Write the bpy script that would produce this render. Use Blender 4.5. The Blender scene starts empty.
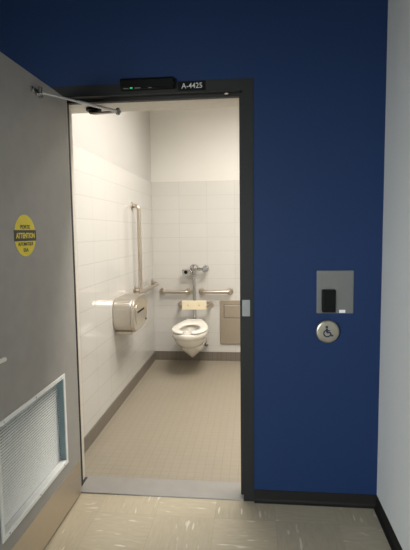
import bpy, bmesh, math
from mathutils import Vector, Matrix

PI = math.pi
scene = bpy.context.scene
COL = scene.collection

# ------------------------------------------------------------------ materials
def mat(name, color, rough=0.5, metal=0.0, spec=0.5, coat=0.0):
    m = bpy.data.materials.new(name)
    m.use_nodes = True
    b = m.node_tree.nodes['Principled BSDF']
    b.inputs['Base Color'].default_value = (*color, 1)
    b.inputs['Roughness'].default_value = rough
    b.inputs['Metallic'].default_value = metal
    b.inputs['Specular IOR Level'].default_value = spec
    b.inputs['Coat Weight'].default_value = coat
    return m

def N(m, kind, **kw):
    n = m.node_tree.nodes.new(kind)
    for k, v in kw.items():
        if k in n.inputs.keys():
            n.inputs[k].default_value = v
        else:
            setattr(n, k, v)
    return n

def L(m, a, b):
    m.node_tree.links.new(a, b)

def bsdf(m):
    return m.node_tree.nodes['Principled BSDF']

def noisy(m, color, scale=30.0, amount=0.08, stretch=(1, 1, 1), bump=0.0, rough_amt=0.0):
    """a faint procedural unevenness in colour (and gloss) of a plain surface"""
    tc = N(m, 'ShaderNodeTexCoord')
    mp = N(m, 'ShaderNodeMapping')
    mp.inputs['Scale'].default_value = stretch
    L(m, tc.outputs['Object'], mp.inputs['Vector'])
    nz = N(m, 'ShaderNodeTexNoise', Scale=scale, Detail=4.0)
    L(m, mp.outputs['Vector'], nz.inputs['Vector'])
    rp = N(m, 'ShaderNodeValToRGB')
    rp.color_ramp.elements[0].position = 0.3
    rp.color_ramp.elements[1].position = 0.7
    rp.color_ramp.elements[0].color = (*[c * (1 - amount) for c in color], 1)
    rp.color_ramp.elements[1].color = (*[min(1, c * (1 + amount)) for c in color], 1)
    L(m, nz.outputs['Fac'], rp.inputs['Fac'])
    L(m, rp.outputs['Color'], bsdf(m).inputs['Base Color'])
    if bump:
        bp = N(m, 'ShaderNodeBump', Strength=bump, Distance=0.002)
        L(m, nz.outputs['Fac'], bp.inputs['Height'])
        L(m, bp.outputs['Normal'], bsdf(m).inputs['Normal'])
    if rough_amt:
        base = bsdf(m).inputs['Roughness'].default_value
        mr = N(m, 'ShaderNodeMapRange')
        mr.inputs['To Min'].default_value = max(0.02, base - rough_amt)
        mr.inputs['To Max'].default_value = base + rough_amt
        L(m, nz.outputs['Fac'], mr.inputs['Value'])
        L(m, mr.outputs['Result'], bsdf(m).inputs['Roughness'])
    return m

def plain(name, color, rough=0.5, metal=0.0, scale=30.0, amount=0.05, stretch=(1, 1, 1), bump=0.0, rough_amt=0.0, **kw):
    return noisy(mat(name, color, rough, metal, **kw), color, scale, amount, stretch, bump, rough_amt)

def tile_mat(name, axes, w, h, off, c1, c2, grout, mortar, rough, bump=0.3, paint_above=None, paint=None):
    m = mat(name, c1, rough)
    tc = N(m, 'ShaderNodeTexCoord')
    sp = N(m, 'ShaderNodeSeparateXYZ')
    L(m, tc.outputs['Object'], sp.inputs[0])
    cb = N(m, 'ShaderNodeCombineXYZ')
    for i, a in enumerate(axes):
        ad = N(m, 'ShaderNodeMath', operation='SUBTRACT')
        ad.inputs[1].default_value = off[i]
        L(m, sp.outputs['XYZ'.index(a)], ad.inputs[0])
        L(m, ad.outputs[0], cb.inputs[i])
    br = N(m, 'ShaderNodeTexBrick', offset=0.0, squash=1.0)
    br.inputs['Color1'].default_value = (*c1, 1)
    br.inputs['Color2'].default_value = (*c2, 1)
    br.inputs['Mortar'].default_value = (*grout, 1)
    br.inputs['Scale'].default_value = 1.0
    br.inputs['Mortar Size'].default_value = mortar
    br.inputs['Mortar Smooth'].default_value = 0.2
    br.inputs['Bias'].default_value = 0.0
    br.inputs['Brick Width'].default_value = w
    br.inputs['Row Height'].default_value = h
    L(m, cb.outputs[0], br.inputs['Vector'])
    col = br.outputs['Color']
    nz = N(m, 'ShaderNodeTexNoise', Scale=3.0, Detail=2.0)
    L(m, tc.outputs['Object'], nz.inputs['Vector'])
    bp = N(m, 'ShaderNodeBump', Strength=bump, Distance=0.002, invert=True)
    L(m, br.outputs['Fac'], bp.inputs['Height'])
    if paint_above is not None:
        gt = N(m, 'ShaderNodeMath', operation='GREATER_THAN')
        gt.inputs[1].default_value = paint_above
        L(m, sp.outputs[2], gt.inputs[0])
        mx = N(m, 'ShaderNodeMix', data_type='RGBA')
        L(m, gt.outputs[0], mx.inputs['Factor'])
        L(m, col, mx.inputs['A'])
        mx.inputs['B'].default_value = (*paint, 1)
        col = mx.outputs['Result']
        mr = N(m, 'ShaderNodeMapRange')
        mr.inputs['To Min'].default_value = rough
        mr.inputs['To Max'].default_value = 0.6
        L(m, gt.outputs[0], mr.inputs['Value'])
        L(m, mr.outputs['Result'], bsdf(m).inputs['Roughness'])
        sb = N(m, 'ShaderNodeMath', operation='SUBTRACT')
        sb.inputs[0].default_value = bump
        ml = N(m, 'ShaderNodeMath', operation='MULTIPLY')
        ml.inputs[1].default_value = bump
        L(m, gt.outputs[0], ml.inputs[0])
        L(m, ml.outputs[0], sb.inputs[1])
        L(m, sb.outputs[0], bp.inputs['Strength'])
    L(m, col, bsdf(m).inputs['Base Color'])
    L(m, bp.outputs['Normal'], bsdf(m).inputs['Normal'])
    return m

def vct_mat():
    """12-inch vinyl composition tile, the streaks turned a quarter from tile to tile"""
    m = mat('vinyl_tile', (0.4, 0.36, 0.29), 0.38)
    tc = N(m, 'ShaderNodeTexCoord')
    mp = N(m, 'ShaderNodeMapping')
    mp.inputs['Location'].default_value = (-0.159 / 0.305, 0.165 / 0.305, 0)
    mp.inputs['Scale'].default_value = (1 / 0.305, 1 / 0.305, 0)
    L(m, tc.outputs['Object'], mp.inputs['Vector'])
    fl = N(m, 'ShaderNodeVectorMath', operation='FLOOR')
    fr = N(m, 'ShaderNodeVectorMath', operation='FRACTION')
    L(m, mp.outputs[0], fl.inputs[0])
    L(m, mp.outputs[0], fr.inputs[0])
    s1 = N(m, 'ShaderNodeSeparateXYZ'); L(m, fl.outputs[0], s1.inputs[0])
    ad = N(m, 'ShaderNodeMath', operation='ADD'); L(m, s1.outputs[0], ad.inputs[0]); L(m, s1.outputs[1], ad.inputs[1])
    ml = N(m, 'ShaderNodeMath', operation='MULTIPLY'); ml.inputs[1].default_value = 0.5; L(m, ad.outputs[0], ml.inputs[0])
    f2 = N(m, 'ShaderNodeMath', operation='FRACT'); L(m, ml.outputs[0], f2.inputs[0])
    par = N(m, 'ShaderNodeMath', operation='GREATER_THAN'); par.inputs[1].default_value = 0.25; L(m, f2.outputs[0], par.inputs[0])
    s2 = N(m, 'ShaderNodeSeparateXYZ'); L(m, mp.outputs[0], s2.inputs[0])
    sw = N(m, 'ShaderNodeCombineXYZ'); L(m, s2.outputs[1], sw.inputs[0]); L(m, s2.outputs[0], sw.inputs[1])
    mx = N(m, 'ShaderNodeMix', data_type='VECTOR')
    L(m, par.outputs[0], mx.inputs['Factor'])
    L(m, mp.outputs[0], mx.inputs[4])
    L(m, sw.outputs[0], mx.inputs[5])
    st = N(m, 'ShaderNodeMapping'); st.inputs['Scale'].default_value = (13, 2.6, 1)
    L(m, mx.outputs[1], st.inputs['Vector'])
    nz = N(m, 'ShaderNodeTexNoise', Scale=1.0, Detail=1.5, Roughness=0.5)
    L(m, st.outputs[0], nz.inputs['Vector'])
    rp = N(m, 'ShaderNodeValToRGB')
    e = rp.color_ramp.elements
    e[0].position, e[0].color = 0.64, (0, 0, 0, 1)
    e[1].position, e[1].color = 0.72, (1, 1, 1, 1)
    L(m, nz.outputs['Fac'], rp.inputs['Fac'])
    soft = N(m, 'ShaderNodeTexNoise', Scale=1.6, Detail=4.0)
    L(m, st.outputs[0], soft.inputs['Vector'])
    base = N(m, 'ShaderNodeValToRGB')
    e = base.color_ramp.elements
    e[0].position, e[0].color = 0.3, (0.400, 0.350, 0.256, 1)
    e[1].position, e[1].color = 0.7, (0.455, 0.400, 0.297, 1)
    L(m, soft.outputs['Fac'], base.inputs['Fac'])
    # each tile slightly lighter or darker
    wn = N(m, 'ShaderNodeTexWhiteNoise', noise_dimensions='2D')
    L(m, fl.outputs[0], wn.inputs['Vector'])
    mr = N(m, 'ShaderNodeMapRange'); mr.inputs['To Min'].default_value = 0.93; mr.inputs['To Max'].default_value = 1.05
    L(m, wn.outputs['Value'], mr.inputs['Value'])
    sc = N(m, 'ShaderNodeVectorMath', operation='SCALE')
    L(m, base.outputs['Color'], sc.inputs[0]); L(m, mr.outputs['Result'], sc.inputs['Scale'])
    m2 = N(m, 'ShaderNodeMix', data_type='RGBA')
    m2.inputs['B'].default_value = (0.70, 0.66, 0.57, 1)
    sf = N(m, 'ShaderNodeMath', operation='MULTIPLY'); sf.inputs[1].default_value = 0.8
    L(m, rp.outputs['Color'], sf.inputs[0])
    L(m, sf.outputs[0], m2.inputs['Factor']); L(m, sc.outputs[0], m2.inputs['A'])
    # seams
    s3 = N(m, 'ShaderNodeSeparateXYZ'); L(m, fr.outputs[0], s3.inputs[0])
    mn = N(m, 'ShaderNodeMath', operation='MINIMUM'); L(m, s3.outputs[0], mn.inputs[0]); L(m, s3.outputs[1], mn.inputs[1])
    lt = N(m, 'ShaderNodeMath', operation='LESS_THAN'); lt.inputs[1].default_value = 0.007; L(m, mn.outputs[0], lt.inputs[0])
    sm = N(m, 'ShaderNodeMath', operation='MULTIPLY'); sm.inputs[1].default_value = 0.28; L(m, lt.outputs[0], sm.inputs[0])
    m3 = N(m, 'ShaderNodeMix', data_type='RGBA')
    m3.inputs['B'].default_value = (0.16, 0.14, 0.11, 1)
    L(m, sm.outputs[0], m3.inputs['Factor']); L(m, m2.outputs['Result'], m3.inputs['A'])
    L(m, m3.outputs['Result'], bsdf(m).inputs['Base Color'])
    return m

M = {}
M['blue'] = plain('blue_wall_paint', (0.0095, 0.030, 0.098), 0.55, scale=160, amount=0.04, bump=0.05, spec=0.2)
M['white_wall'] = plain('pale_wall_paint', (0.70, 0.72, 0.71), 0.6, scale=120, amount=0.02, bump=0.08)
M['hall_ceiling'] = plain('hall_ceiling_board', (0.35, 0.35, 0.34), 0.9, scale=60, amount=0.05)
M['vct'] = vct_mat()
TC1, TC2, GR = (0.62, 0.61, 0.59), (0.605, 0.595, 0.575), (0.525, 0.51, 0.49)
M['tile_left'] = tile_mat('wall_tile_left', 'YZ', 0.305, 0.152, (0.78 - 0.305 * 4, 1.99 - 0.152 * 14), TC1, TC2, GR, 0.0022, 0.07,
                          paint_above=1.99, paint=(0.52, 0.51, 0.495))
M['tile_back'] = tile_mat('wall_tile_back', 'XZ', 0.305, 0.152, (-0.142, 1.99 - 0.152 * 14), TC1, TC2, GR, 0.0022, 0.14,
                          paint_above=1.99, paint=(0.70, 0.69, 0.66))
BT1, BT2, BG = (0.19, 0.165, 0.135), (0.17, 0.15, 0.125), (0.11, 0.10, 0.085)
M['base_left'] = tile_mat('base_tile_left', 'YZ', 0.0515, 0.2, (0, -0.05), BT1, BT2, BG, 0.002, 0.4)
M['base_back'] = tile_mat('base_tile_back', 'XZ', 0.0515, 0.2, (0, -0.05), BT1, BT2, BG, 0.002, 0.4)
M['mosaic'] = tile_mat('mosaic_floor', 'XY', 0.0515, 0.0515, (0, 0.165), (0.295, 0.26, 0.203), (0.286, 0.252, 0.197), (0.248, 0.217, 0.168), 0.002, 0.45, 0.2)
M['frame'] = plain('dark_frame_paint', (0.015, 0.0170, 0.0165), 0.55, scale=50, amount=0.06, spec=0.3)
M['gasket'] = plain('black_rubber_seal', (0.008, 0.008, 0.008), 0.6, scale=50, amount=0.1)
M['rubber'] = plain('charcoal_cove_base', (0.012, 0.012, 0.0105), 0.6, spec=0.25, scale=50, amount=0.08)
M['sill'] = plain('threshold_stone', (0.285, 0.273, 0.255), 0.5, scale=12, amount=0.05)
M['lining'] = plain('cream_lining_paint', (0.62, 0.585, 0.52), 0.5, scale=30, amount=0.04)
M['door'] = plain('grey_door_paint', (0.34, 0.332, 0.32), 0.42, scale=14, amount=0.04, spec=0.35)
M['steel'] = plain('brushed_stainless', (0.62, 0.58, 0.52), 0.32, 1.0, scale=40, amount=0.08, stretch=(1, 1, 22), rough_amt=0.06)
M['kick'] = plain('kick_plate_steel', (0.60, 0.54, 0.455), 0.42, 1.0, scale=30, amount=0.05, stretch=(1, 1, 18), rough_amt=0.05)
M['barsteel'] = plain('satin_bar_steel', (0.56, 0.50, 0.43), 0.30, 1.0, scale=60, amount=0.05)
M['chrome'] = plain('chrome', (0.60, 0.60, 0.61), 0.10, 1.0, scale=20, amount=0.02)
M['alu'] = plain('aluminium_arm', (0.62, 0.63, 0.64), 0.45, 0.6, scale=40, amount=0.05)
M['china'] = plain('vitreous_china', (0.80, 0.775, 0.72), 0.10, scale=5, amount=0.02, coat=0.3)
M['seat'] = plain('seat_plastic', (0.84, 0.815, 0.76), 0.25, scale=5, amount=0.02)
M['pad'] = plain('cream_pad_plastic', (0.80, 0.71, 0.52), 0.4, scale=8, amount=0.03)
M['black'] = plain('black_plastic', (0.004, 0.004, 0.0045), 0.6, spec=0.15, scale=60, amount=0.1)
M['black_matt'] = plain('matt_black', (0.003, 0.003, 0.0035), 0.7, spec=0.2, scale=60, amount=0.1)
M['louver'] = plain('white_grille_paint', (0.88, 0.90, 0.89), 0.4, scale=40, amount=0.03)
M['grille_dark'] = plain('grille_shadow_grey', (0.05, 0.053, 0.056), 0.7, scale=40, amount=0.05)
M['liner_shade'] = plain('grille_cool_shade_tint', (0.30, 0.42, 0.46), 0.45, scale=40, amount=0.06)  # pale blue paints in the cool shade of the grille recess
M['yellow'] = plain('yellow_vinyl', (0.86, 0.70, 0.004), 0.45, scale=20, amount=0.04)
M['ink'] = plain('black_ink', (0.018, 0.017, 0.016), 0.5, scale=20, amount=0.05)
M['signwhite'] = plain('sign_lettering_white', (0.62, 0.62, 0.60), 0.5, scale=20, amount=0.03)
M['dimmark'] = plain('grey_sensor_print', (0.20, 0.19, 0.165), 0.5, scale=20, amount=0.03)
M['white_plastic'] = plain('white_label', (0.85, 0.86, 0.86), 0.4, scale=20, amount=0.02)
M['plate'] = plain('satin_plate', (0.20, 0.205, 0.20), 0.34, 0.8, scale=40, amount=0.05, stretch=(18, 1, 1), rough_amt=0.05)
M['button'] = plain('button_steel', (0.36, 0.335, 0.275), 0.34, 0.8, scale=30, amount=0.05, stretch=(14, 1, 1))
M['navy'] = plain('navy_enamel', (0.008, 0.014, 0.06), 0.4, scale=30, amount=0.05)
M['bronze'] = plain('operator_arm_casting', (0.26, 0.24, 0.20), 0.38, 0.8, scale=30, amount=0.08)
M['binsteel'] = plain('worn_stainless', (0.46, 0.40, 0.33), 0.5, 0.9, scale=30, amount=0.06, stretch=(18, 1, 1))
M['lever'] = plain('bright_satin_lever', (0.78, 0.78, 0.77), 0.5, 0.5, scale=30, amount=0.03)
M['strike'] = plain('dull_strike_steel', (0.27, 0.28, 0.275), 0.5, 0.6, scale=30, amount=0.05)
M['lamp_white'] = plain('lamp_frame_white', (0.8, 0.8, 0.8), 0.5, scale=30, amount=0.02)
def emis(name, color, strength):
    m = mat(name, color, 0.5)
    bsdf(m).inputs['Emission Color'].default_value = (*color, 1)
    bsdf(m).inputs['Emission Strength'].default_value = strength
    return m
M['led_green'] = emis('green_indicator', (0.02, 0.75, 0.25), 0.5)
M['led_white'] = emis('dim_white_indicator', (0.55, 0.50, 0.42), 0.25)

# ------------------------------------------------------------------ mesh tools
def link(name, bm, material, parent=None, smooth=False, bevel=0.0, seg=2):
    me = bpy.data.meshes.new(name)
    bmesh.ops.recalc_face_normals(bm, faces=bm.faces)
    bm.to_mesh(me); bm.free()
    o = bpy.data.objects.new(name, me)
    COL.objects.link(o)
    for m_ in (material if isinstance(material, (list, tuple)) else [material]):
        me.materials.append(m_)
    if parent is not None:
        o.parent = parent
        o.matrix_parent_inverse = Matrix.Translation(-parent.location)
    if smooth:
        for p in me.polygons: p.use_smooth = True
    if bevel:
        b = o.modifiers.new('bevel', 'BEVEL')
        b.width = bevel; b.segments = seg; b.limit_method = 'ANGLE'; b.angle_limit = math.radians(40)
        b.harden_normals = False
    return o

def box(bm, x0, x1, y0, y1, z0, z1):
    vs = [bm.verts.new((x, y, z)) for z in (z0, z1) for y in (y0, y1) for x in (x0, x1)]
    for f in ((0, 1, 3, 2), (4, 5, 7, 6), (0, 1, 5, 4), (2, 3, 7, 6), (0, 2, 6, 4), (1, 3, 7, 5)):
        bm.faces.new([vs[i] for i in f])
    return vs

def cyl(bm, p0, p1, r0, r1=None, n=24):
    """a closed cylinder or cone from p0 to p1"""
    r1 = r0 if r1 is None else r1
    p0, p1 = Vector(p0), Vector(p1)
    d = (p1 - p0).normalized()
    a = d.orthogonal().normalized(); b = d.cross(a)
    rings = []
    for p, r in ((p0, r0), (p1, r1)):
        rings.append([bm.verts.new(p + (a * math.cos(2 * PI * i / n) + b * math.sin(2 * PI * i / n)) * r) for i in range(n)])
    for i in range(n):
        j = (i + 1) % n
        bm.faces.new((rings[0][i], rings[0][j], rings[1][j], rings[1][i]))
    bm.faces.new(rings[0][::-1]); bm.faces.new(rings[1])

def lathe(bm, origin, axis, prof, n=32):
    """prof: (distance along axis, radius) list; closed at both ends"""
    o = Vector(origin); d = Vector(axis).normalized()
    a = d.orthogonal().normalized(); b = d.cross(a)
    rings = []
    for t, r in prof:
        if r < 1e-6:
            rings.append([bm.verts.new(o + d * t)])
        else:
            rings.append([bm.verts.new(o + d * t + (a * math.cos(2 * PI * i / n) + b * math.sin(2 * PI * i / n)) * r) for i in range(n)])
    for k in range(len(rings) - 1):
        A, B = rings[k], rings[k + 1]
        for i in range(n):
            j = (i + 1) % n
            if len(A) == 1 and len(B) == 1: continue
            if len(A) == 1: bm.faces.new((A[0], B[j], B[i]))
            elif len(B) == 1: bm.faces.new((A[i], A[j], B[0]))
            else: bm.faces.new((A[i], A[j], B[j], B[i]))
    if len(rings[0]) > 1: bm.faces.new(rings[0][::-1])
    if len(rings[-1]) > 1: bm.faces.new(rings[-1])

def fillet(pts, r, n=8):
    pts = [Vector(p) for p in pts]
    out = [pts[0]]
    for i in range(1, len(pts) - 1):
        p, a, b = pts[i], pts[i - 1], pts[i + 1]
        u, v = (a - p).normalized(), (b - p).normalized()
        ang = u.angle(v)
        if ang > PI - 0.02:
            out.append(p); continue
        t = min(r / math.tan(ang / 2), (a - p).length * 0.49, (b - p).length * 0.49)
        rr = t * math.tan(ang / 2)
        c = p + (u + v).normalized() * (rr / math.sin(ang / 2))
        s, e = p + u * t - c, p + v * t - c
        tot = s.angle(e); ax = s.cross(e).normalized()
        for k in range(n + 1):
            out.append(c + Matrix.Rotation(tot * k / n, 3, ax) @ s)
    out.append(pts[-1])
    return out

def tube(bm, pts, r, n=16):
    pts = [Vector(p) for p in pts]
    tang = []
    for i in range(len(pts)):
        a = pts[max(i - 1, 0)]; b = pts[min(i + 1, len(pts) - 1)]
        tang.append((b - a).normalized())
    nrm = tang[0].orthogonal().normalized()
    rings = []
    for p, t in zip(pts, tang):
        nrm = (nrm - t * nrm.dot(t)).normalized()
        b = t.cross(nrm)
        rings.append([bm.verts.new(p + (nrm * math.cos(2 * PI * i / n) + b * math.sin(2 * PI * i / n)) * r) for i in range(n)])
    for A, B in zip(rings, rings[1:]):
        for i in range(n):
            j = (i + 1) % n
            bm.faces.new((A[i], A[j], B[j], B[i]))
    bm.faces.new(rings[0][::-1]); bm.faces.new(rings[-1])

def prism(bm, outline, d0, d1, place):
    """outline: 2-D points; place(u, v, d) -> xyz; extruded from d0 to d1"""
    A = [bm.verts.new(place(u, v, d0)) for u, v in outline]
    B = [bm.verts.new(place(u, v, d1)) for u, v in outline]
    n = len(outline)
    for i in range(n):
        j = (i + 1) % n
        bm.faces.new((A[i], A[j], B[j], B[i]))
    bm.faces.new(A[::-1]); bm.faces.new(B)

def rrect(u0, u1, v0, v1, r, n=8):
    out = []
    for cu, cv, a0 in ((u1 - r, v1 - r, 0), (u0 + r, v1 - r, PI / 2), (u0 + r, v0 + r, PI), (u1 - r, v0 + r, 1.5 * PI)):
        for k in range(n + 1):
            a = a0 + PI / 2 * k / n
            out.append((cu + r * math.cos(a), cv + r * math.sin(a)))
    return out

FACE_HALL = lambda u, v, d: (u, -d, v)          # on the blue wall, standing out towards the hall
def text_bm(body, size, width, place, depth=0.0006, bold=0.0, align='CENTER'):
    """lettering as a thin solid, squeezed to a width, centred on (0,0) of `place`"""
    cu = bpy.data.curves.new('lettering', 'FONT')
    cu.body = body; cu.size = size; cu.align_x = align; cu.align_y = 'CENTER'
    cu.extrude = depth / 2; cu.offset = bold; cu.resolution_u = 3
    o = bpy.data.objects.new('lettering', cu)
    COL.objects.link(o)
    dg = bpy.context.evaluated_depsgraph_get()
    me = bpy.data.meshes.new_from_object(o.evaluated_get(dg))
    bm = bmesh.new(); bm.from_mesh(me)
    bpy.data.objects.remove(o); bpy.data.curves.remove(cu); bpy.data.meshes.remove(me)
    xs = [v.co.x for v in bm.verts]; w = max(xs) - min(xs); mid = (max(xs) + min(xs)) / 2
    ys = [v.co.y for v in bm.verts]; my = (max(ys) + min(ys)) / 2
    s = width / w if width else 1.0
    for v in bm.verts:
        v.co = Vector(place((v.co.x - mid) * s, v.co.y - my, v.co.z + depth / 2))
    return bm

def thing(name, label, cat, loc=(0, 0, 0), group=None):
    o = bpy.data.objects.new(name, None)
    o.empty_display_size = 0.1
    o.location = loc
    COL.objects.link(o)
    o['label'] = label; o['category'] = cat
    if group: o['group'] = group
    return o

def tag(o, label, cat, group=None):
    o['label'] = label; o['category'] = cat
    if group: o['group'] = group
    return o

def struct(name, bm, m, parent=None, **kw):
    o = link(name, bm, m, parent, **kw)
    o['kind'] = 'structure'
    return o

def B(*boxes):
    bm = bmesh.new()
    for b in boxes: box(bm, *b)
    return bm

# ------------------------------------------------------------------ the setting
XL, YB, XR = -0.142, 2.707, 1.603          # washroom left wall, washroom back wall, hall right wall
HX0, HY0 = -2.6, -5.6                      # far ends of the hall, behind the viewer
CEIL, RCEIL, RX1 = 3.0, 3.0, 2.0
WO, HO, FW = 0.914, 2.134, 0.0545          # door opening, face width of the frame
FT, WT = 0.075, 0.165                      # depth of the frame, of the wall

struct('floor', B((HX0, XR, HY0, 0.0, -0.06, 0.0)), M['vct'])
struct('floor_washroom', B((XL, RX1, WT, YB, -0.06, 0.0)), M['mosaic'])
struct('ceiling', B((HX0, XR, HY0, 0.0, CEIL, CEIL + 0.05)), M['hall_ceiling'])
struct('ceiling_washroom', B((XL, RX1, WT, YB, RCEIL, RCEIL + 0.05)), M['lining'])
# the blue wall: hall side and washroom side of it
ft = FT
struct('wall_front', B((HX0, -FW - 0.004, 0.0, ft, 0, CEIL), (WO + FW - 0.004, XR + 0.1, 0.0, ft, 0, CEIL),
                       (-FW - 0.004, WO + FW - 0.004, 0.0, ft, HO + FW - 0.004, CEIL)), M['blue'])
struct('wall_washroom_front', B((XL - 0.1, -0.026, ft, WT, 0, 2.124), (WO + 0.02, RX1 + 0.1, ft, WT, 0, 2.124),
                                (XL - 0.1, -0.13, ft, WT, 2.124, CEIL), (WO + 0.13, RX1 + 0.1, ft, WT, 2.124, CEIL),
                                (-0.13, WO + 0.13, ft, WT, 2.40, CEIL)), M['lining'])
struct('wall_right', B((XR, XR + 0.1, HY0, 0.0, 0, CEIL)), M['white_wall'])
struct('wall_left', B((HX0 - 0.1, HX0, HY0, 0.0, 0, CEIL)), M['white_wall'])
# behind the viewer: header added to shade blue wall, rear wall with added window
struct('wall_added_shade', B((HX0, -0.95, -2.95, -2.80, 0, CEIL), (-0.95, XR, -2.95, -2.80, 2.10, CEIL)), M['white_wall'])
WX0, WX1, WZ0, WZ1 = -2.5, -0.7, 1.1, 2.8
struct('wall_rear', B((HX0, WX0, HY0 - 0.1, HY0, 0, CEIL), (WX1, XR, HY0 - 0.1, HY0, 0, CEIL),
                      (WX0, WX1, HY0 - 0.1, HY0, 0, WZ0), (WX0, WX1, HY0 - 0.1, HY0, WZ1, CEIL)), M['white_wall'])
struct('window_added', B((WX0, WX1, HY0 - 0.08, HY0 - 0.02, WZ0, WZ0 + 0.05), (WX0, WX1, HY0 - 0.08, HY0 - 0.02, WZ1 - 0.05, WZ1),
                     (WX0, WX0 + 0.05, HY0 - 0.08, HY0 - 0.02, WZ0, WZ1), (WX1 - 0.05, WX1, HY0 - 0.08, HY0 - 0.02, WZ0, WZ1),
                     (-1.63, -1.57, HY0 - 0.08, HY0 - 0.02, WZ0, WZ1)), M['lamp_white'])
# washroom
struct('wall_washroom_left', B((XL - 0.1, XL, WT, YB, 0, RCEIL)), M['tile_left'])
struct('wall_washroom_back', B((XL - 0.1, RX1 + 0.1, YB, YB + 0.1, 0, RCEIL)), M['tile_back'])
struct('wall_washroom_right', B((RX1, RX1 + 0.1, WT, YB, 0, RCEIL)), M['tile_left'])
BH = 0.1015
struct('baseboard_washroom_left', B((XL, XL + 0.008, WT, YB - 0.008, 0, BH)), M['base_left'], bevel=0.003)
struct('baseboard_washroom_back', B((XL, RX1, YB - 0.008, YB, 0, BH)), M['base_back'], bevel=0.003)

def cove(bm, place, a, b, h=0.066):
    """rubber cove base with a curved toe; place(along, out, up)"""
    prof = [(0, h), (0.003, h - 0.001), (0.004, 0.018), (0.006, 0.010), (0.011, 0.005), (0.018, 0.0025), (0.019, 0.0), (0, 0)]
    A = [bm.verts.new(place(a, o_, z)) for o_, z in prof]
    C = [bm.verts.new(place(b, o_, z)) for o_, z in prof]
    n = len(prof)
    for i in range(n):
        j = (i + 1) % n
        bm.faces.new((A[i], A[j], C[j], C[i]))
    bm.faces.new(A[::-1]); bm.faces.new(C)
bm = bmesh.new(); cove(bm, lambda t, o_, z: (t, -o_, z), WO + FW + 0.001, XR)
struct('baseboard_front', bm, M['rubber'])
bm = bmesh.new(); cove(bm, lambda t, o_, z: (XR - o_, t, z), HY0, 0.0)
struct('baseboard_right', bm, M['rubber'])
bm = bmesh.new(); cove(bm, lambda t, o_, z: (t, -o_, z), HX0, -FW - 0.008)
struct('baseboard_left', bm, M['rubber'])

# door frame: welded metal, a face 55 mm wide, a stop with a rubber seal, cream lining behind it
JL = -0.006                                  # hinge-side face of the opening
bm = B((JL - FW, JL, -0.004, ft, 0, HO + FW), (WO, WO + FW, -0.004, ft, 0, HO + FW), (JL, WO, -0.004, ft, HO, HO + FW))
trim = struct('trim_1', bm, M['frame'])
bm = B((JL, JL + 0.002, 0.045, ft, 0.008, HO - 0.016), (WO - 0.016, WO, 0.045, ft, 0.008, HO - 0.016), (JL, WO, 0.045, ft, HO - 0.016, HO))
link('door_stop', bm, M['gasket'], trim)
bm = bmesh.new()
prism(bm, rrect(WO - 0.004, WO + 0.036, 1.003, 1.088, 0.003, 3), 0.0035, 0.0065, FACE_HALL)
link('strike_plate', bm, M['strike'], trim)
bm = bmesh.new()
lathe(bm, (0.835, 0.02, HO - 0.004), (0, 0, -1), [(0, 0.012), (0.004, 0.012), (0.006, 0.008), (0.006, 0)], 20)
link('door_contact', bm, M['chrome'], trim)
# threshold slab
struct('trim_2', B((JL, WO, -0.002, WT + 0.005, -0.01, 0.008)), M['sill'], bevel=0.003)

# ------------------------------------------------------------------ the door, open at a right angle
DX = 0.018; DT = 0.0445; DH = 2.125; DB = 0.014
Y0, Y1 = -0.924, -0.012                    # free edge, hinge edge
LY0, LY1, LZ0, LZ1 = -0.793, -0.197, 0.289, 0.721     # hole for the grille
door = struct('door_1', B((DX - DT, DX, Y0, Y1, LZ1, DH), (DX - DT, DX, Y0, Y1, DB, LZ0),
                          (DX - DT, DX, Y0, LY0, LZ0, LZ1), (DX - DT, DX, LY1, Y1, LZ0, LZ1)), M['door'])
door['label'] = 'grey painted metal door swung open into the hall, at the left'
# grille: flanged frame, lining and header tinted as cool shade, blades
OY0, OY1, OZ0, OZ1 = -0.812, -0.180, 0.272, 0.738
def ring_bm(y0, y1, z0, z1, w, x0, x1):
    return B((x0, x1, y0, y1, z1 - w, z1), (x0, x1, y0, y1, z0, z0 + w), (x0, x1, y0, y0 + w, z0 + w, z1 - w), (x0, x1, y1 - w, y1, z0 + w, z1 - w))
gr = link('ventilation_grille', ring_bm(OY0, OY1, OZ0, OZ1, 0.020, DX, DX + 0.006), M['louver'], door, bevel=0.002)
gr['label'] = 'white louvred ventilation grille in the lower part of the grey door'
link('grille_liner', ring_bm(OY0 + 0.0195, OY1 - 0.0175, OZ0 + 0.0175, OZ1 - 0.0175, 0.003, DX - DT, DX + 0.001), M['liner_shade'], gr)
bm = bmesh.new()
npitch = 32
zz0, zz1 = OZ0 + 0.022, OZ1 - 0.044
for k in range(npitch):
    z = zz0 + (zz1 - zz0) * (k + 0.5) / npitch
    a = [(DX - 0.025, z - 0.0022), (DX - 0.0314, z + 0.0018), (DX - 0.0318, z + 0.0008), (DX - 0.0252, z - 0.0034)]
    prism(bm, a, OY0 + 0.0225, OY1 - 0.0205, lambda u, v, d: (u, d, v))
link('louver_blades', bm, M['louver'], gr)
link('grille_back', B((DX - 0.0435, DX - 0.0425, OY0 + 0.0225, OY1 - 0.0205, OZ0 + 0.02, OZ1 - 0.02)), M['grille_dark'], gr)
link('grille_top_shade', B((DX - 0.034, DX - 0.030, OY0 + 0.0225, OY1 - 0.0205, OZ1 - 0.043, OZ1 - 0.020)), M['liner_shade'], gr)  # added strip painting the shaded band below the top flange
link('grille_sill', B((DX - 0.025, DX + 0.0015, OY0 + 0.0225, OY1 - 0.0205, OZ0 + 0.019, OZ0 + 0.0225)), M['louver'], gr)
bm = bmesh.new()
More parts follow.
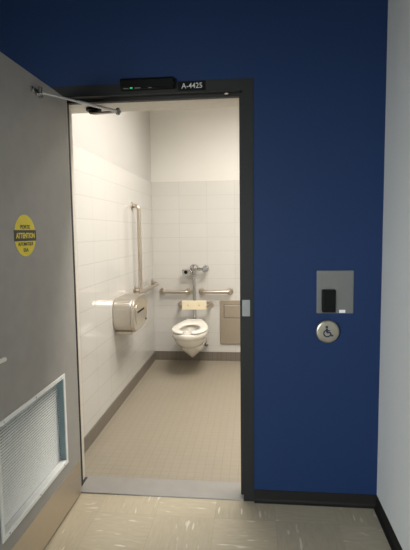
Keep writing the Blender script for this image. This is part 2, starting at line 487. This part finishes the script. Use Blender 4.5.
for y in (-0.23, -0.495, -0.76):
    for z in (OZ1 - 0.010, OZ0 + 0.010):
        lathe(bm, (DX + 0.006, y, z), (1, 0, 0), [(0, 0.004), (0.0008, 0.004), (0.0014, 0.0025), (0.0014, 0)], 12)
link('grille_screws', bm, M['chrome'], gr)
kp = link('kick_plate', B((DX, DX + 0.0015, Y0 + 0.004, Y1 - 0.004, DB + 0.002, 0.205)), M['kick'], door)
kp['label'] = 'brushed stainless kick plate along the foot of the grey door'
# lever handle
hd = link('door_handle', (lambda b: (lathe(b, (DX, -0.862, 0.984), (1, 0, 0), [(0, 0.033), (0.008, 0.033), (0.012, 0.028), (0.012, 0.012), (0.040, 0.011), (0.040, 0)], 28), b)[1])(bmesh.new()),
          M['barsteel'], door, smooth=False)
bm = bmesh.new()
tube(bm, fillet([(DX + 0.025, -0.862, 0.984), (DX + 0.040, -0.862, 0.984), (DX + 0.040, -0.792, 0.982)], 0.012), 0.0090, 14)
link('lever', bm, M['lever'], hd, smooth=True)
link('edge_highlight', B((DX - 0.004, DX + 0.0006, Y1, Y1 + 0.0035, DB, DH)), M['alu'], door)  # pale strip painting the highlight along the hinge edge
# hinges on the frame side
for z in (0.25, 1.07, 1.88):
    bm = bmesh.new()
    cyl(bm, (-0.018, -0.0105, z - 0.057), (-0.018, -0.0105, z + 0.057), 0.0052, n=16)
    link('hinge', bm, M['alu'], door)

# round yellow sticker with black band and French lettering
SX, SY, SZ = DX, -0.512, 1.432
st = thing('warning_sticker', 'yellow oval warning sticker with a black ATTENTION band on the grey door', 'sticker', (SX, SY, SZ))
RY, RZ = 0.092, 0.0865
PD = lambda d0: (lambda u, v, d: (SX + d0 + d, SY + u, SZ + v))
bm = bmesh.new()
prism(bm, [(RY * math.cos(2 * PI * i / 64), RZ * math.sin(2 * PI * i / 64)) for i in range(64)], 0.0, 0.0006, PD(0))
link('sticker_disc', bm, M['yellow'], st)
bm = bmesh.new()
prism(bm, [(-0.094, -0.023), (0.094, -0.023), (0.094, 0.023), (-0.094, 0.023)], 0, 0.0005, PD(0.0006))
link('black_band', bm, M['ink'], st)
def sticker_line(word, dz, size, width, m, d0, nm, bold=0.0006):
    P = PD(d0)
    link(nm, text_bm(word, size, width, lambda u, v, d: P(u, v + dz, d), 0.0004, bold), m, st)
sticker_line('PORTE', 0.036, 0.021, 0.080, M['ink'], 0.0007, 'lettering')
sticker_line('ATTENTION', 0.0, 0.030, 0.160, M['yellow'], 0.0012, 'lettering', 0.0010)
sticker_line('AUTOMATIQUE', -0.036, 0.019, 0.128, M['ink'], 0.0007, 'lettering')
sticker_line('EIA', -0.060, 0.021, 0.042, M['ink'], 0.0007, 'lettering', 0.0003)

# ------------------------------------------------------------------ automatic operator above the door, inside
op = thing('door_operator', 'automatic door operator with a silver arm reaching to the top of the grey door', 'door opener', (0.45, 0.2, 2.12))
bm = B((-0.125, WO + 0.125, 0.080, 0.285, 2.126, 2.28))
link('operator_housing', bm, M['lining'], op, bevel=0.003)
bm = bmesh.new()
lathe(bm, (0.092, 0.19, 2.127), (0, 0, -1), [(0, 0.042), (0.014, 0.042), (0.016, 0.030), (0.024, 0.028), (0.026, 0)], 28)
link('spindle', bm, M['black'], op)
ELB = Vector((0.275, 0.03, 2.062))
SP = Vector((0.092, 0.19, 2.098))
bm = bmesh.new()
d = (ELB - SP).normalized(); s = d.cross(Vector((0, 0, 1))).normalized() * 0.013
def bar(bm, p, q, w0, w1, h):
    d = (q - p).normalized(); s = d.cross(Vector((0, 0, 1))).normalized(); u = s.cross(d)
    A = [bm.verts.new(p + s * a * w0 + u * b * h) for a, b in ((-1, -1), (1, -1), (1, 1), (-1, 1))]
    C = [bm.verts.new(q + s * a * w1 + u * b * h) for a, b in ((-1, -1), (1, -1), (1, 1), (-1, 1))]
    for i in range(4):
        j = (i + 1) % 4
        bm.faces.new((A[i], A[j], C[j], C[i]))
    bm.faces.new(A[::-1]); bm.faces.new(C)
bar(bm, SP - d * 0.02, ELB + d * 0.012, 0.017, 0.012, 0.005)
link('main_arm', bm, M['bronze'], op, bevel=0.002)
bm = bmesh.new()
lathe(bm, ELB + Vector((0, 0, 0.018)), (0, 0, -1), [(0, 0.007), (0.006, 0.012), (0.030, 0.012), (0.036, 0.007), (0.036, 0)], 18)
link('elbow_joint', bm, M['chrome'], op)
SHOE = Vector((0.036, -0.350, 2.060))
bm = bmesh.new()
tube(bm, [ELB, ELB.lerp(SHOE, 0.55)], 0.0075, 14)
tube(bm, [ELB.lerp(SHOE, 0.5), SHOE], 0.0055, 14)
link('connecting_rod', bm, M['alu'], op, smooth=False)
bm = bmesh.new()
box(bm, DX, DX + 0.006, -0.405, -0.325, 2.046, 2.072)
box(bm, DX + 0.006, DX + 0.028, -0.366, -0.336, 2.050, 2.057)
cyl(bm, (SHOE.x, SHOE.y, 2.035), (SHOE.x, SHOE.y, 2.082), 0.009, n=18)
cyl(bm, (DX + 0.006, -0.392, 2.059), (DX + 0.011, -0.392, 2.059), 0.008, n=14)
link('door_shoe', bm, M['chrome'], op, bevel=0.001)

# ------------------------------------------------------------------ sensor and room sign over the door
sn = thing('door_sensor', 'long black motion sensor on the frame head with a small green light', 'sensor', (0.45, -0.004, 2.18))
bm = bmesh.new()
x0, x1 = 0.309, 0.578
prism(bm, [(-0.004, 2.152), (-0.034, 2.152), (-0.043, 2.160), (-0.043, 2.192), (-0.036, 2.204), (-0.004, 2.207)], x0, x1, lambda u, v, d: (d, u, v))
link('sensor_body', bm, M['black_matt'], sn, bevel=0.003)
bm = B((x0 + 0.012, x1 - 0.06, -0.0415, -0.0300, 2.1495, 2.1535))
link('sensor_lens', bm, M['black'], sn)
bm = B((0.360, 0.3715, -0.0440, -0.0350, 2.1515, 2.1575))
link('indicator_light', bm, M['led_green'], sn)
for a, b, zt in ((0.326, 0.352, 2.1550), (0.384, 0.412, 2.1555), (0.452, 0.470, 2.1545)):
    link('status_mark', B((a, b, -0.0438, -0.0350, 2.1515, zt)), M['dimmark'], sn)

sg = thing('room_sign', 'small black room number sign reading A-4425 on the frame head', 'sign', (0.665, -0.004, 2.164))
bm = bmesh.new()
prism(bm, rrect(0.596, 0.734, 2.141, 2.187, 0.002, 2), 0.004, 0.0065, FACE_HALL)
link('sign_plate', bm, M['black_matt'], sg)
link('lettering', text_bm('A-4425', 0.036, 0.104, lambda u, v, d: (0.665 + u, -0.0066 - d, 2.1645 + v), 0.0006, 0.0002), M['signwhite'], sg)

# ------------------------------------------------------------------ card reader and push plate on the blue wall
cr = thing('card_reader', 'black card reader on a square steel plate on the blue wall', 'card reader', (1.376, 0, 1.13))
bm = bmesh.new()
prism(bm, rrect(1.286, 1.467, 1.0205, 1.2375, 0.003, 3), 0.0, 0.004, FACE_HALL)
link('mounting_plate', bm, M['plate'], cr, bevel=0.001)
bm = bmesh.new()
prism(bm, rrect(1.311, 1.377, 1.028, 1.143, 0.006, 4), 0.004, 0.030, FACE_HALL)
rd = link('reader_body', bm, M['black'], cr, bevel=0.004)
link('reader_stripe', B((1.332, 1.334, -0.0306, -0.028, 1.034, 1.137)), M['black_matt'], rd)
bm = B((1.398, 1.428, -0.0046, -0.004, 1.0235, 1.039))
link('paper_label', bm, M['white_plastic'], cr)
for x, z in ((1.294, 1.229), (1.459, 1.229), (1.294, 1.029), (1.459, 1.029)):
    bm = bmesh.new()
    lathe(bm, (x, -0.004, z), (0, -1, 0), [(0, 0.003), (0.0008, 0.003), (0.0012, 0.002), (0.0012, 0)], 10)
    link('screw', bm, M['plate'], cr)

BXc, BZc, BR = 1.340, 0.930, 0.0585
pb = thing('push_button', 'round steel door push button with a navy wheelchair symbol', 'push button', (BXc, 0, BZc))
bm = bmesh.new()
lathe(bm, (BXc, 0, BZc), (0, -1, 0), [(0.012, BR), (0.020, BR), (0.025, BR - 0.003), (0.0275, BR - 0.009), (0.0285, BR - 0.02), (0.029, 0)], 56)
link('button_cap', bm, M['button'], pb, smooth=False, bevel=0.0)
bm = bmesh.new()
lathe(bm, (BXc, 0, BZc), (0, -1, 0), [(0, BR - 0.004), (0.012, BR - 0.004), (0.012, 0)], 48)
link('mounting_ring', bm, M['black'], pb)
# wheelchair symbol
def stroke(bm, pts, w, d0, d1):
    pts = [Vector((p[0], p[1])) for p in pts]
    Lf, Rt = [], []
    for i, p in enumerate(pts):
        a = pts[max(i - 1, 0)]; b = pts[min(i + 1, len(pts) - 1)]
        t = (b - a).normalized(); nn = Vector((-t.y, t.x)) * w / 2
        Lf.append(p + nn); Rt.append(p - nn)
    out = Lf + Rt[::-1]
    A = [bm.verts.new((BXc + q.x, -d0, BZc + q.y)) for q in out]
    C = [bm.verts.new((BXc + q.x, -d1, BZc + q.y)) for q in out]
    n = len(out); k = len(pts)
    for i in range(n):
        j = (i + 1) % n
        bm.faces.new((A[i], A[j], C[j], C[i]))
    for i in range(k - 1):
        for V, o_ in ((A, 1), (C, -1)):
            bm.faces.new((V[i], V[i + 1], V[n - 2 - i], V[n - 1 - i])[::o_])
bm = bmesh.new()
sd0, sd1 = 0.0280, 0.0297
prism(bm, [(BXc - 0.006 + 0.0068 * math.cos(2 * PI * i / 20), BZc + 0.0250 + 0.0068 * math.sin(2 * PI * i / 20)) for i in range(20)], sd0, sd1, lambda u, v, d: (u, -d, v))
arc = [(-0.003 + 0.0175 * math.cos(a), -0.0075 + 0.0165 * math.sin(a)) for a in [math.radians(115 + k * (345 - 115) / 24) for k in range(25)]]
stroke(bm, arc, 0.0068, sd0, sd1)
stroke(bm, [(-0.006, 0.017), (-0.004, -0.003)], 0.0100, sd0, sd1)
stroke(bm, [(-0.005, 0.0065), (0.010, 0.0065)], 0.0062, sd0, sd1)
stroke(bm, fillet([(-0.0065, -0.003, 0), (0.0105, -0.003, 0), (0.0185, -0.020, 0), (0.0265, -0.017, 0)], 0.002, 3), 0.0075, sd0, sd1)
link('wheelchair_symbol', bm, M['navy'], pb)

# ------------------------------------------------------------------ washroom fittings
def flange(parent, c, axis, r=0.040, m='barsteel', nm='flange'):
    bm = bmesh.new()
    lathe(bm, c, axis, [(0, r), (0.004, r), (0.008, r - 0.004), (0.010, r - 0.012), (0.010, 0)], 30)
    return link(nm, bm, M[m], parent, smooth=False)

def straight_bar(xa, xb, z, label):
    t = thing('grab_bar', label, 'grab bar', ((xa + xb) / 2, YB, z), 'short grab bars behind the toilet')
    bm = bmesh.new()
    tube(bm, fillet([(xa, YB - 0.003, z), (xa, YB - 0.06, z), (xb, YB - 0.06, z), (xb, YB - 0.003, z)], 0.030), 0.0185, 18)
    link('bar', bm, M['barsteel'], t, smooth=True)
    for x in (xa, xb): flange(t, (x, YB, z), (0, -1, 0), 0.039)
    return t
straight_bar(-0.036, 0.256, 0.783, 'short steel grab bar on the back wall, left of the flush pipe')
straight_bar(0.408, 0.716, 0.783, 'short steel grab bar on the back wall, right of the flush pipe')

# L-shaped bar on the left wall
lb = thing('grab_bar', 'tall L-shaped steel grab bar on the left tiled wall behind the paper dispenser', 'grab bar', (XL, 1.85, 0.9))
xo = XL + 0.064; VY = 1.85
bm = bmesh.new()
tube(bm, fillet([(XL + 0.003, VY, 1.682), (xo, VY, 1.682), (xo, VY, 0.885), (xo, VY, 0.884), (xo, VY + 0.05, 0.878), (xo, 2.63, 0.876), (XL + 0.003, 2.63, 0.886)], 0.035), 0.0185, 18)
link('bar', bm, M['barsteel'], lb, smooth=True)
bm = bmesh.new()
tube(bm, [(XL + 0.003, VY + 0.005, 0.905), (xo, VY + 0.005, 0.900)], 0.0185, 18)
link('bracket', bm, M['barsteel'], lb, smooth=True)
for y, z in ((VY, 1.682), (VY + 0.005, 0.905), (2.63, 0.888)): flange(lb, (XL + 0.0006, y, z), (1, 0, 0), 0.039)

# jumbo twin roll dispenser
dp = thing('paper_dispenser', 'large rounded stainless steel toilet paper dispenser on the left tiled wall', 'dispenser', (XL, 1.52, 0.76))
dy0, dy1, dz0, dz1, dx1 = 1.165, 1.640, 0.645, 0.912, 0.030
PX = lambda u, v, d: (d, u, v)
bm = bmesh.new(); prism(bm, rrect(dy0 + 0.03, dy1 - 0.03, dz0 + 0.03, dz1 - 0.03, 0.06, 6), XL + 0.0003, XL + 0.004, PX)
link('mounting_plate', bm, M['barsteel'], dp)
bm = bmesh.new(); prism(bm, rrect(dy0, dy1, dz0, dz1, 0.095, 12), XL + 0.003, dx1 - 0.028, PX)
cs = link('case', bm, M['steel'], dp, smooth=False, bevel=0.004)
bm = bmesh.new(); prism(bm, rrect(dy0 - 0.003, dy1 + 0.003, dz0 - 0.003, dz1 + 0.003, 0.098, 12), dx1 - 0.028, dx1, PX)
cv = link('cover', bm, M['steel'], dp, bevel=0.008, seg=3)
bm = bmesh.new()
prism(bm, rrect(dy0 + 0.055, dy1 - 0.055, dz0 + 0.045, dz1 - 0.045, 0.07, 10), dx1, dx1 + 0.003, PX)
link('raised_panel', bm, M['steel'], cv, bevel=0.002)
bm = bmesh.new(); prism(bm, rrect(1.275, 1.505, 0.785, 0.801, 0.008, 4), dx1 + 0.0028, dx1 + 0.0042, PX)
link('viewing_slot', bm, M['black_matt'], cv)
bm = bmesh.new(); lathe(bm, (dx1 + 0.001, 1.570, 0.690), (1, 0, 0), [(0, 0.010), (0.004, 0.010), (0.004, 0)], 16)
link('lock', bm, M['black'], cv)
bm = B((XL, dx1 - 0.030, dy0 + 0.06, dy1 - 0.06, dz0 - 0.022, dz0 + 0.002))
link('tear_edge', bm, M['barsteel'], dp, bevel=0.003)

# toilet
TX = 0.333
tl = thing('toilet', 'white wall-hung toilet with an open-front seat on the back wall', 'toilet', (TX, 2.68, 0.3))
NS = 56
def egg(z, front, back, w, yc, backw=None, p=2.3):
    """an egg-shaped ring at height z: rounded front, squarer back"""
    out = []
    for i in range(NS):
        a = 2 * PI * i / NS
        c, s = math.cos(a), math.sin(a)          # c=+1 is the front
        if c >= 0:
            x = w * s; y = yc - (yc - front) * c
        else:
            e = 2 / 3.2
            x = w * math.copysign(abs(s) ** e, s); y = yc + (back - yc) * abs(c) ** e
            if backw:
                t = abs(c) ** e
                x *= 1 - (1 - backw / w) * t ** 1.5
        out.append((TX + x, y, z))
    return out
YW = YB - 0.001
outer = [egg(0.283, 2.20, 2.50, 0.050, 2.36), egg(0.289, 2.10, 2.56, 0.098, 2.33), egg(0.306, 2.045, 2.62, 0.128, 2.28),
         egg(0.340, 2.00, YW, 0.150, 2.25, 0.12), egg(0.375, 1.975, YW, 0.163, 2.22, 0.13), egg(0.398, 1.965, YW, 0.168, 2.21, 0.13),
         egg(0.403, 1.952, YW, 0.178, 2.20, 0.135), egg(0.443, 1.948, YW, 0.181, 2.19, 0.135), egg(0.452, 1.953, YW - 0.004, 0.176, 2.19, 0.13),
         egg(0.453, 2.005, 2.40, 0.122, 2.19), egg(0.443, 2.015, 2.39, 0.112, 2.19), egg(0.385, 2.03, 2.38, 0.108, 2.19),
         egg(0.335, 2.09, 2.35, 0.08, 2.21), egg(0.315, 2.15, 2.32, 0.045, 2.22)]
bm = bmesh.new()
rings = [[bm.verts.new(p) for p in r] for r in outer]
for A, C in zip(rings, rings[1:]):
    for i in range(NS):
        j = (i + 1) % NS
        bm.faces.new((A[i], A[j], C[j], C[i]))
bm.faces.new(rings[0][::-1]); bm.faces.new(rings[-1])
bowl = link('bowl', bm, M['china'], tl, smooth=True)
# trap, V-shaped underneath, running back to the wall
bm = bmesh.new()
def vsec(y, hw, zt, zb):
    pts = []
    for k in range(13):
        t = -1 + 2 * k / 12
        pts.append((TX + hw * t, y, zb + (zt - zb) * (abs(t) ** 1.05)))
    return pts + [(TX + hw * 0.95, y, max(zt + 0.01, 0.30)), (TX - hw * 0.95, y, max(zt + 0.01, 0.30))]
secs = [vsec(2.16, 0.055, 0.275, 0.262), vsec(2.22, 0.090, 0.245, 0.205), vsec(2.30, 0.108, 0.225, 0.150), vsec(2.38, 0.112, 0.215, 0.115), vsec(2.46, 0.114, 0.215, 0.130), vsec(2.58, 0.118, 0.23, 0.17), vsec(YW, 0.125, 0.24, 0.18)]
rings = [[bm.verts.new(p) for p in s] for s in secs]
n = len(secs[0])
for A, C in zip(rings, rings[1:]):
    for i in range(n):
        j = (i + 1) % n
        bm.faces.new((A[i], A[j], C[j], C[i]))
bm.faces.new(rings[0][::-1]); bm.faces.new(rings[-1])
link('trap', bm, M['china'], tl, smooth=True)
# open-front seat
bm = bmesh.new()
yc, zs = 2.20, 0.460
a0 = math.radians(17)
K = 60
rings = []
for k in range(K + 1):
    a = a0 + (2 * PI - 2 * a0) * k / K
    c, s = math.cos(a), math.sin(a)
    if c >= 0:
        po = Vector((TX + 0.183 * s, yc - 0.262 * c)); pi_ = Vector((TX + 0.098 * s, yc - 0.180 * c))
        g = max(0, (c - 0.80) / 0.16)
        f = min(1, g)
        pi_.x += (po.x - pi_.x) * 0.0
    else:
        t = abs(c)
        e = 2 / 2.8
        # behind the widest point the rim runs in nearly straight to a squared-off back
        po = Vector((TX + math.copysign(min(0.183 - 0.085 * min(1, t * 1.02) ** 1.1, 0.30 * abs(s) ** 0.8), s), yc + 0.350 * t ** e))
        pi_ = Vector((TX + 0.098 * s, yc + 0.165 * t))
    endf = min(k, K - k) / 3.0
    rs = min(1.0, 0.55 + 0.45 * math.sin(min(1, endf) * PI / 2))
    mid = (po + pi_) / 2
    po = mid + (po - mid) * rs; pi_ = mid + (pi_ - mid) * rs
    th = 0.022
    prof = [(0.0, 0.35), (0.04, 0.8), (0.14, 1.0), (0.5, 1.12), (0.86, 1.0), (0.96, 0.8), (1.0, 0.35), (0.96, 0.0), (0.04, 0.0)]
    rings.append([bm.verts.new((pi_.x + (po.x - pi_.x) * t, pi_.y + (po.y - pi_.y) * t, zs + th * h + 0.045 * max(0.0, (pi_.y + (po.y - pi_.y) * t) - 2.2))) for t, h in prof])
n = len(rings[0])
for A, C in zip(rings, rings[1:]):
    for i in range(n):
        j = (i + 1) % n
        bm.faces.new((A[i], A[j], C[j], C[i]))
bm.faces.new(rings[0][::-1]); bm.faces.new(rings[-1])
st_ = link('seat', bm, M['seat'], tl, smooth=True)
bm = bmesh.new()
cyl(bm, (TX - 0.085, 2.562, 0.484), (TX + 0.085, 2.562, 0.484), 0.015, n=18)
for sx in (-1, 1): box(bm, TX + sx * 0.075 - 0.016, TX + sx * 0.075 + 0.016, 2.545, 2.578, 0.452, 0.478)
link('seat_hinge', bm, M['seat'], st_, bevel=0.003)
for sx in (-1, 1):
    bm = B((TX + sx * 0.145 - 0.012, TX + sx * 0.145 + 0.012, 2.13, 2.17, 0.452, 0.461))
    link('seat_bumper', bm, M['seat'], st_)
bm = bmesh.new()
cyl(bm, (TX + 0.122, YB, 0.192), (TX + 0.122, YB - 0.07, 0.192), 0.008, n=14)
lathe(bm, (TX + 0.122, YB - 0.045, 0.192), (0, -1, 0), [(0, 0.020), (0.012, 0.020), (0.018, 0.014), (0.022, 0.0)], 20)
link('fixing_nut', bm, M['bronze'], tl)

# flush valve
FX, FY = 0.331, 2.625
fv = thing('flush_valve', 'chrome automatic flush valve and pipe above the toilet', 'flush valve', (FX, YB, 0.9))
bm = bmesh.new()
cyl(bm, (FX, FY, 0.485), (FX, FY, 0.975), 0.0185, n=24)
link('flush_pipe', bm, M['chrome'], fv, smooth=False)
bm = bmesh.new()
lathe(bm, (FX, FY, 0.4535), (0, 0, 1), [(0, 0.028), (0.006, 0.030), (0.028, 0.030), (0.034, 0.022), (0.040, 0.0225), (0.046, 0.018), (0.046, 0)], 24)
link('spud_coupling', bm, M['chrome'], fv)
bm = bmesh.new()
lathe(bm, (FX, FY, 0.955), (0, 0, 1), [(0, 0.020), (0.004, 0.026), (0.024, 0.026), (0.028, 0.021), (0.066, 0.026), (0.082, 0.044), (0.100, 0.049), (0.118, 0.046), (0.130, 0.034), (0.137, 0.018), (0.138, 0)], 28)
link('valve_body', bm, M['chrome'], fv)
bm = bmesh.new()
lathe(bm, (FX - 0.02, FY, 1.006), (-1, 0, 0), [(0, 0.014), (0.02, 0.016), (0.02, 0.026), (0.100, 0.027), (0.106, 0.022), (0.106, 0)], 28)
box(bm, FX - 0.130, FX - 0.042, FY - 0.034, FY, 0.978, 1.036)
sb = link('sensor_head', bm, M['chrome'], fv, bevel=0.002)
bm = bmesh.new()
lathe(bm, (FX - 0.088, FY - 0.034, 1.007), (0, -1, 0), [(0, 0.019), (0.003, 0.019), (0.004, 0.014), (0.004, 0)], 22)
link('sensor_lens', bm, M['black'], sb)
bm = bmesh.new()
lathe(bm, (FX + 0.015, FY, 1.037), (1, 0, 0), [(0, 0.014), (0.03, 0.014), (0.03, 0.021), (0.05, 0.021), (0.05, 0.015), (0.075, 0.015), (0.075, 0.020), (0.10, 0.020), (0.125, 0.020), (0.125, 0)], 22)
cyl(bm, (FX + 0.120, FY - 0.03, 1.037), (FX + 0.120, YB, 1.037), 0.016, n=20)
link('stop_valve', bm, M['chrome'], fv)
bm = bmesh.new()
lathe(bm, (FX + 0.120, FY - 0.028, 1.037), (0, -1, 0), [(0, 0.018), (0.004, 0.029), (0.018, 0.031), (0.026, 0.024), (0.028, 0)], 24)
link('stop_cap', bm, M['chrome'], fv)
flange(fv, (FX + 0.120, YB, 1.037), (0, -1, 0), 0.036, 'chrome', 'escutcheon')

# back rest
br_ = thing('toilet_back_support', 'cream back rest pad on a bent steel bar above the toilet', 'back rest', (0.33, YB, 0.65))
bm = bmesh.new()
prism(bm, rrect(0.208, 0.470, 0.610, 0.706, 0.006, 4), -2.535, -2.500, lambda u, v, d: (u, -d, v))
pdm = link('pad', bm, M['pad'], br_, bevel=0.004)
for x in (0.275, 0.394):
    bm = bmesh.new()
    lathe(bm, (x, 2.500, 0.660), (0, -1, 0), [(0, 0.008), (0.002, 0.008), (0.004, 0.004), (0.004, 0)], 14)
    link('bolt', bm, M['barsteel'], pdm)
bm = bmesh.new()
tube(bm, fillet([(0.172, YB - 0.003, 0.632), (0.172, 2.552, 0.650), (0.492, 2.552, 0.650), (0.492, YB - 0.003, 0.632)], 0.045), 0.0185, 18)
link('bar', bm, M['barsteel'], br_, smooth=True)
for x in (0.172, 0.492): flange(br_, (x, YB, 0.632), (0, -1, 0), 0.040)

# sanitary bin set in the back wall
sb_ = thing('sanitary_bin', 'flat stainless steel sanitary bin on the back wall right of the toilet', 'bin', (0.75, YB, 0.44))
PB = lambda u, v, d: (u, YB - d, v)
bm = bmesh.new(); prism(bm, rrect(0.602, 0.912, 0.191, 0.687, 0.004, 3), 0, 0.012, PB)
link('front_frame', bm, M['binsteel'], sb_, bevel=0.003)
bm = bmesh.new(); prism(bm, rrect(0.645, 0.869, 0.484, 0.640, 0.003, 3), 0.0115, 0.0135, PB)
fl = link('flap_recess', bm, M['bronze'], sb_)
bm = bmesh.new(); prism(bm, rrect(0.653, 0.861, 0.492, 0.632, 0.003, 3), 0.0135, 0.020, PB)
link('flap', bm, M['binsteel'], fl, bevel=0.003)
link('lower_panel', B((0.607, 0.907, YB - 0.0150, YB - 0.0118, 0.196, 0.478)), M['binsteel'], sb_, bevel=0.002)

# ------------------------------------------------------------------ lamps
def lamp(name, loc, rot, sx, sy, power, color, spread=180):
    ld = bpy.data.lights.new(name, 'AREA')
    ld.shape = 'RECTANGLE'; ld.size = sx; ld.size_y = sy
    ld.energy = power; ld.color = color; ld.spread = math.radians(spread)
    o = bpy.data.objects.new(name, ld)
    o.location = loc; o.rotation_euler = rot
    COL.objects.link(o)
    return o
def troffer(x, y, z, sx, sy, power, color, spread=180):
    struct('trim_ceiling_lamp', ring_xy(x - sx / 2 - 0.03, x + sx / 2 + 0.03, y - sy / 2 - 0.03, y + sy / 2 + 0.03, 0.03, z - 0.02, z), M['lamp_white'])
    lamp('ceiling_lamp_light', (x, y, z - 0.015), (0, 0, 0), sx, sy, power, color, spread)
def ring_xy(x0, x1, y0, y1, w, z0, z1):
    return B((x0, x1, y0, y0 + w, z0, z1), (x0, x1, y1 - w, y1, z0, z1), (x0, x0 + w, y0 + w, y1 - w, z0, z1), (x1 - w, x1, y0 + w, y1 - w, z0, z1))
for ly, lw in ((0.65, 50), (1.65, 22)):
    troffer(1.08, ly, RCEIL, 1.1, 0.25, lw, (1.0, 0.94, 0.85), 152)
lamp('added_hall_light', ((WX0 + WX1) / 2, HY0 + 0.03, (WZ0 + WZ1) / 2), (PI / 2, 0, 0), WX1 - WX0, WZ1 - WZ0, 230, (0.93, 0.975, 1.0))  # light added at the unseen, made-up window to brighten the hall

w = bpy.data.worlds.new('World'); scene.world = w; w.use_nodes = True
w.node_tree.nodes['Background'].inputs[0].default_value = (0.6, 0.75, 1, 1)
w.node_tree.nodes['Background'].inputs[1].default_value = 0.5

# ------------------------------------------------------------------ camera
cd = bpy.data.cameras.new('camera')
cam = bpy.data.objects.new('camera', cd)
COL.objects.link(cam)
yaw, pitch, roll, f = 0.1026, 0.0922, -0.0121, 463.66
r0 = Vector((math.cos(yaw), math.sin(yaw), 0)); h = Vector((-math.sin(yaw), math.cos(yaw), 0)); Z = Vector((0, 0, 1))
fwd = h * math.cos(pitch) - Z * math.sin(pitch)
up0 = h * math.sin(pitch) + Z * math.cos(pitch)
R = r0 * math.cos(roll) + up0 * math.sin(roll)
U = up0 * math.cos(roll) - r0 * math.sin(roll)
mw = Matrix((R, U, -fwd)).transposed().to_4x4()
mw.translation = Vector((0.9635, -2.3736, 1.4373))
cam.matrix_world = mw
cd.sensor_fit = 'VERTICAL'; cd.sensor_height = 24.0; cd.lens = f / 550 * 24.0
cd.clip_start = 0.05
scene.camera = cam

vs = scene.view_settings
vs.view_transform = 'Standard'; vs.look = 'None'; vs.exposure = 0.0; vs.gamma = 1.0
vs.use_curve_mapping = False
